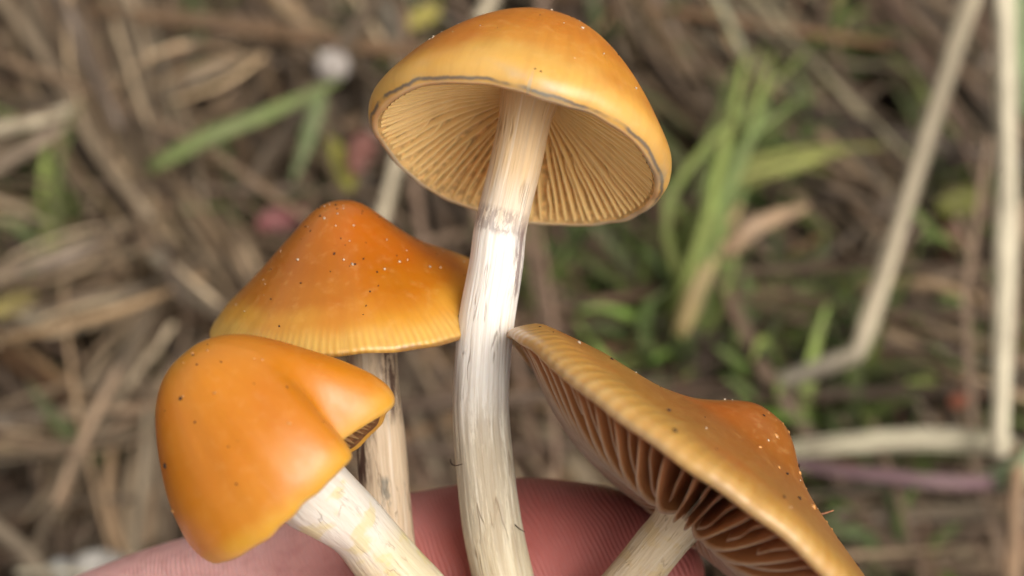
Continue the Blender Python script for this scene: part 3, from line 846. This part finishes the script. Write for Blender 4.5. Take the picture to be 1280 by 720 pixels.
# ---------------------------------------------------------------- folded mushroom in front
m3 = empty('mushroom', P(560, 770, .1475))
L3 = Vector(m3.location)
def def3(th, t, r, h, s):
    d = angd(th, RAD(60))
    k = smooth(t, .32, .95)
    e = smooth(t, .5, 1)
    r *= 1 - .36 * k * (bump(d, 0, .30) if d > 0 else bump(d, 0, .25))
    r *= 1 + .12 * e * bump(angd(th, RAD(94)), 0, .35)
    h += .10 * e * bump(angd(th, RAD(66)), 0, .2)
    h -= .22 * e * bump(angd(th, RAD(152)), 0, .70)
    h += .03 * e * bump(d, -.3, .3)
    return r, h, Vector((0, 0, 0))
c3 = Cap((372, 604), V(-.632, .757, .16), 146, .1400,
         [(0, 1.47), (.15, 1.46), (.32, 1.39), (.48, 1.26), (.63, 1.07), (.77, .85), (.9, .60), (.985, .34), (1.01, .16), (.99, .03), (.95, -.02), (.92, -.015)],
         [(.91, .0), (.88, .06), (.7, .4), (.4, .6), (.05, .7)], [(.28, .30), (.5, .26), (.7, .16), (.86, .05), (.9, .02)], def3, wob=.03, seed=8.2)
cap3 = c3.build(m3, cap_material('smooth_orange_cap', [(0, (.60, .25, .022)), (.25, (.57, .20, .011)), (.6, (.54, .175, .006)), (.85, (.56, .20, .008)), (.97, (.64, .32, .035))],
                                 ((.62, .36, .10), .6), 70, .015, coat=.25, rough=.38, mott=.12, seed=3.0), FLESH_B, gill_material('brown_gill', (.34, .20, .08), (.24, .115, .035)), 76, seg=192, base=L3)
def fl3(q, a):
    return .25 * smooth(q, .55, .85) * (.6 - .8 * math.sin(a))
make_stem(m3, L3, [(562, 790, .1480, 84), (520, 742, .1474, 82), (484, 704, .1466, 80), (455, 668, .1456, 78), (425, 635, .1442, 82), (398, 610, .1432, 88), (365, 578, .1422, 92)],
          stem_material('cream_stem', [(0, (.64, .54, .36)), (.4, (.66, .57, .38)), (.62, (.70, .64, .56)), (1, (.70, .64, .57))], crack=.25, streak=(.62, .46, .33), streakamt=.25, seed=9.1, patch=((.66, .54, .24), .6)), seed=12, flare=fl3, ext=[(622, 880, .1500, 80), (594, 835, .1490, 82)])
c3.specks(cap3, 'dirt', [(-20, .28, .0002), (-60, .5, .00022)] + scatter(14, (-110, 60), (.1, .9), (.00006, .00013), 41), DIRT, L3)
c3.specks(cap3, 'cap_blister', scatter(12, (-110, 60), (.1, .9), (.0001, .0003), 42), DROP, L3, sink=.7)

# ---------------------------------------------------------------- tilted mushroom
m4 = empty('mushroom', P(760, 770, .1540))
L4 = Vector(m4.location)
def def4(th, t, r, h, s):
    h += .018 * t**3 * math.sin(3 * th + 1) + .012 * min(1, r * 2) * math.sin(th)
    h += .032 * bump(angd(th, RAD(-92)), 0, .55) * smooth(r, .4, .7) * (1 - smooth(r, .93, 1.0))
    return r, h, Vector((0, 0, 0))
c4 = Cap((884, 615), V(.648, .754, -.085), 318, .1490,
         [(0, .40), (.07, .395), (.14, .357), (.21, .30), (.285, .25), (.38, .21), (.5, .17), (.64, .13), (.8, .085), (.92, .045), (.985, .005), (1.0, -.03), (.99, -.05), (.972, -.052)],
         [(.965, -.04), (.9, .0), (.6, .04), (.3, .07), (.04, .08)],
         [(.09, -.150), (.15, -.140), (.3, -.175), (.46, -.195), (.65, -.175), (.82, -.11), (.92, -.06), (.955, -.045)], def4, wob=.012, seed=11.7)
FLESH_R = plain('rusty_cap_flesh', (.40, .17, .055), .7, .2)
cap4 = c4.build(m4, cap_material('brown_orange_cap', [(0, (.28, .085, .008)), (.3, (.30, .095, .009)), (.52, (.33, .118, .012)), (.72, (.37, .155, .020)), (.88, (.49, .27, .060)), (.96, (.52, .32, .11))],
                                 ((.40, .26, .13), .7), 104, .48, coat=.25, stristart=.72, seed=5.0), FLESH_R, gill_material('dark_brown_gill', (.44, .29, .21), (.30, .115, .045)), 104, base=L4, gw=.13, short=.5, wav=.10)
make_stem(m4, L4, [(740, 790, .1530, 64), (772, 745, .1522, 62), (794, 718, .1516, 62), (822, 684, .1506, 62), (842, 660, .1499, 64), (853, 645, .1495, 72), (866, 628, .1492, 90), (884, 610, .1490, 70)],
          stem_material('tan_stem', [(0, (.60, .46, .28)), (.5, (.62, .50, .34)), (1, (.56, .43, .29))], crack=.35, streakamt=.4, seed=14.2, patch=((.58, .40, .16), .4)), seed=16, ext=[(690, 880, .1545, 64), (714, 835, .1538, 64)])
c4.specks(cap4, 'white_grain', [(-70, .78, .00026)] + [(random.uniform(-170, 170) if random.random() < .5 else random.choice([95, -95, 90]), random.uniform(.1, .9), random.uniform(.00006, .00014)) for _ in range(34)], GRAIN, L4)
c4.specks(cap4, 'dirt', scatter(26, (-120, 120), (.05, .9), (.00007, .0002), 51), DIRT, L4)
c4.specks(cap4, 'cap_blister', scatter(24, (-20, 120), (.05, .5), (.0002, .00045), 52), DROP, L4, sink=.95)
fibre(m4, L4, [(1012, 640, .1490), (1024, 643, .149), (1042, 638, .149)], .00018, plain('rusty_fibre', (.30, .12, .05)))

tag(m1, 'tallest mushroom, orange yellow cap seen from below with tan gills and long white stem', 'mushroom', 'picked mushrooms')
tag(m2, 'mushroom with a pointed deep orange cap and yellow margin behind the white stem', 'mushroom', 'picked mushrooms')
tag(m3, 'mushroom with a smooth folded orange bell cap on a thick bent cream stem', 'mushroom', 'picked mushrooms')
tag(m4, 'mushroom with a flat tilted brown orange cap showing dark brown gills', 'mushroom', 'picked mushrooms')

# ================================================================== the hand
def skin_material():
    m = Mat('skin')
    geo = m.n('NewGeometry').outputs['Position']
    def dot(vec, x=geo):
        nd = m.n('VectorMath', operation='DOT_PRODUCT'); m.link(x, nd.inputs[0]); nd.inputs[1].default_value = tuple(vec)
        return nd.outputs['Value']
    nz = m.noise(geo, 90, 3)
    nf = m.noise(geo, 700, 4)
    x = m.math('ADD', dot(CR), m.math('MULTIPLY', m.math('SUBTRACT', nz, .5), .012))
    # pressed red fingertip, the caps' shade on it also put into the colour
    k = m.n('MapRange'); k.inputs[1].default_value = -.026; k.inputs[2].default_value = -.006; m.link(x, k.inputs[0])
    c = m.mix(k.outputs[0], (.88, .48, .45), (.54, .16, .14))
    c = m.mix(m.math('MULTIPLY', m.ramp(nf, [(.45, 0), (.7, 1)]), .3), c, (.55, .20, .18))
    m.link(c, m.b.inputs['Base Color'])
    m.set(Roughness=.5)
    m.b.inputs['Subsurface Weight'].default_value = .3
    m.b.inputs['Subsurface Radius'].default_value = (1, .32, .2)
    m.b.inputs['Subsurface Scale'].default_value = .0018
    cmb = m.n('CombineXYZ')
    m.link(m.math('ADD', m.math('MULTIPLY', dot(CR), .88), m.math('MULTIPLY', dot(CU), .47)), cmb.inputs[0])
    m.link(m.math('SUBTRACT', m.math('MULTIPLY', dot(CU), .88), m.math('MULTIPLY', dot(CR), .47)), cmb.inputs[1])
    w = m.n('TexWave', wave_type='BANDS', bands_direction='X')
    w.inputs['Scale'].default_value = 700; w.inputs['Distortion'].default_value = 16
    w.inputs['Detail'].default_value = 1; w.inputs['Detail Scale'].default_value = .22
    m.link(cmb.outputs[0], w.inputs['Vector'])
    h = m.math('ADD', w.outputs['Fac'], m.math('MULTIPLY', nf, .6))
    m.link(m.bump(h, .55, .00017).outputs[0], m.b.inputs['Normal'])
    return m.m
def chain(bm, pts, sides=20, n=40):
    """pts (px, py, depth, radius m): a tapered limb with rounded ends, added to bm"""
    sp = spline([(*P(x, y, d), r) for x, y, d, r in pts], n)
    rings = []
    q = [(Vector(s_[:3]), s_[3]) for s_ in sp]
    t0 = (q[0][0] - q[1][0]).normalized(); t1 = (q[-1][0] - q[-2][0]).normalized()
    head = [(q[0][0] + t0 * q[0][1] * math.sin(a), max(1e-4, q[0][1] * math.cos(a))) for a in np.linspace(math.pi / 2 * .98, .2, 7)]
    tail = [(q[-1][0] + t1 * q[-1][1] * math.sin(a), max(1e-4, q[-1][1] * math.cos(a))) for a in np.linspace(.2, math.pi / 2 * .98, 7)]
    q = head + q + tail
    for i, (p, r) in enumerate(q):
        t = (q[min(i + 1, len(q) - 1)][0] - q[max(0, i - 1)][0]).normalized()
        a = (-CF + CF * 0 - t * (-CF).dot(t)).normalized(); b = t.cross(a)
        rings.append([bm.verts.new(p + (a * math.cos(w) + b * math.sin(w)) * r) for w in np.linspace(0, 2 * math.pi, sides, endpoint=False)])
    for i in range(len(rings) - 1):
        for k in range(sides):
            k2 = (k + 1) % sides
            bm.faces.new((rings[i][k], rings[i][k2], rings[i + 1][k2], rings[i + 1][k]))
    bm.faces.new(rings[0][::-1]); bm.faces.new(rings[-1])
hb = bmesh.new()
FD = .1672
# forefinger lying behind the stems, its pad to the camera; the other fingers follow below
chain(hb, [(-210, 1000, .176, .0112), (-40, 905, .174, .0102), (100, 840, .171, .0098), (225, 795, .169, .0100), (330, 765, .1682, .0097), (440, 738, .1678, .0092), (540, 722, FD, .0092), (650, 708, FD, .0094), (735, 711, FD, .0090), (785, 717, FD, .0083), (806, 722, FD, .0066)])
chain(hb, [(-330, 1200, .180, .0110), (-80, 1110, .178, .0098), (180, 1038, .176, .0094), (420, 990, .174, .0090), (640, 962, .172, .0088), (800, 962, .170, .0084), (850, 966, .169, .0064)])
chain(hb, [(-440, 1390, .184, .0106), (-180, 1318, .183, .0094), (80, 1262, .181, .0090), (330, 1222, .178, .0085), (560, 1200, .174, .0083), (710, 1202, .170, .0078), (755, 1206, .168, .006)])
chain(hb, [(-560, 1560, .186, .0098), (-320, 1512, .186, .0084), (-90, 1468, .184, .0079), (130, 1436, .181, .0074), (330, 1420, .178, .0070), (450, 1420, .175, .0064), (485, 1422, .174, .005)])
# thumb closing over the stems from the front
chain(hb, [(-900, 1420, .180, .0165), (-620, 1270, .170, .0145), (-330, 1150, .160, .0118), (-60, 1050, .152, .0108), (200, 960, .147, .0106), (420, 900, .1435, .0108), (540, 868, .1425, .0092), (580, 858, .1425, .007)])
# palm, wrist, forearm
for k in range(6):
    f_ = k / 5
    chain(hb, [(-190 - 380 * f_, 985 + 590 * f_, .177 + .009 * f_, .0112), (-560 - 280 * f_, 1240 + 470 * f_, .182 + .006 * f_, .0135), (-1000 - 120 * f_, 1560 + 260 * f_, .184, .0145), (-1180 - 60 * f_, 1690 + 160 * f_, .182, .015)], n=24)
chain(hb, [(-1080, 1660, .183, .021), (-1300, 1850, .178, .0235), (-1700, 2150, .168, .029), (-2300, 2600, .150, .036)], n=30)
hm = bpy.data.meshes.new('hand'); bmesh.ops.recalc_face_normals(hb, faces=hb.faces); hb.to_mesh(hm); hb.free()
hand = bpy.data.objects.new('hand', hm); COL.objects.link(hand)
rm = hand.modifiers.new('join', 'REMESH'); rm.mode = 'VOXEL'; rm.voxel_size = .0011
smo = hand.modifiers.new('soften', 'SMOOTH'); smo.factor = .5; smo.iterations = 14
dg = bpy.context.evaluated_depsgraph_get()
em = bpy.data.meshes.new_from_object(hand.evaluated_get(dg))
hand.modifiers.clear(); hand.data = em; em.name = 'hand'
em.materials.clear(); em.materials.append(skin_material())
em.polygons.foreach_set('use_smooth', [True] * len(em.polygons))
tag(hand, 'bare hand with a reddened finger held behind the mushroom stems', 'hand')
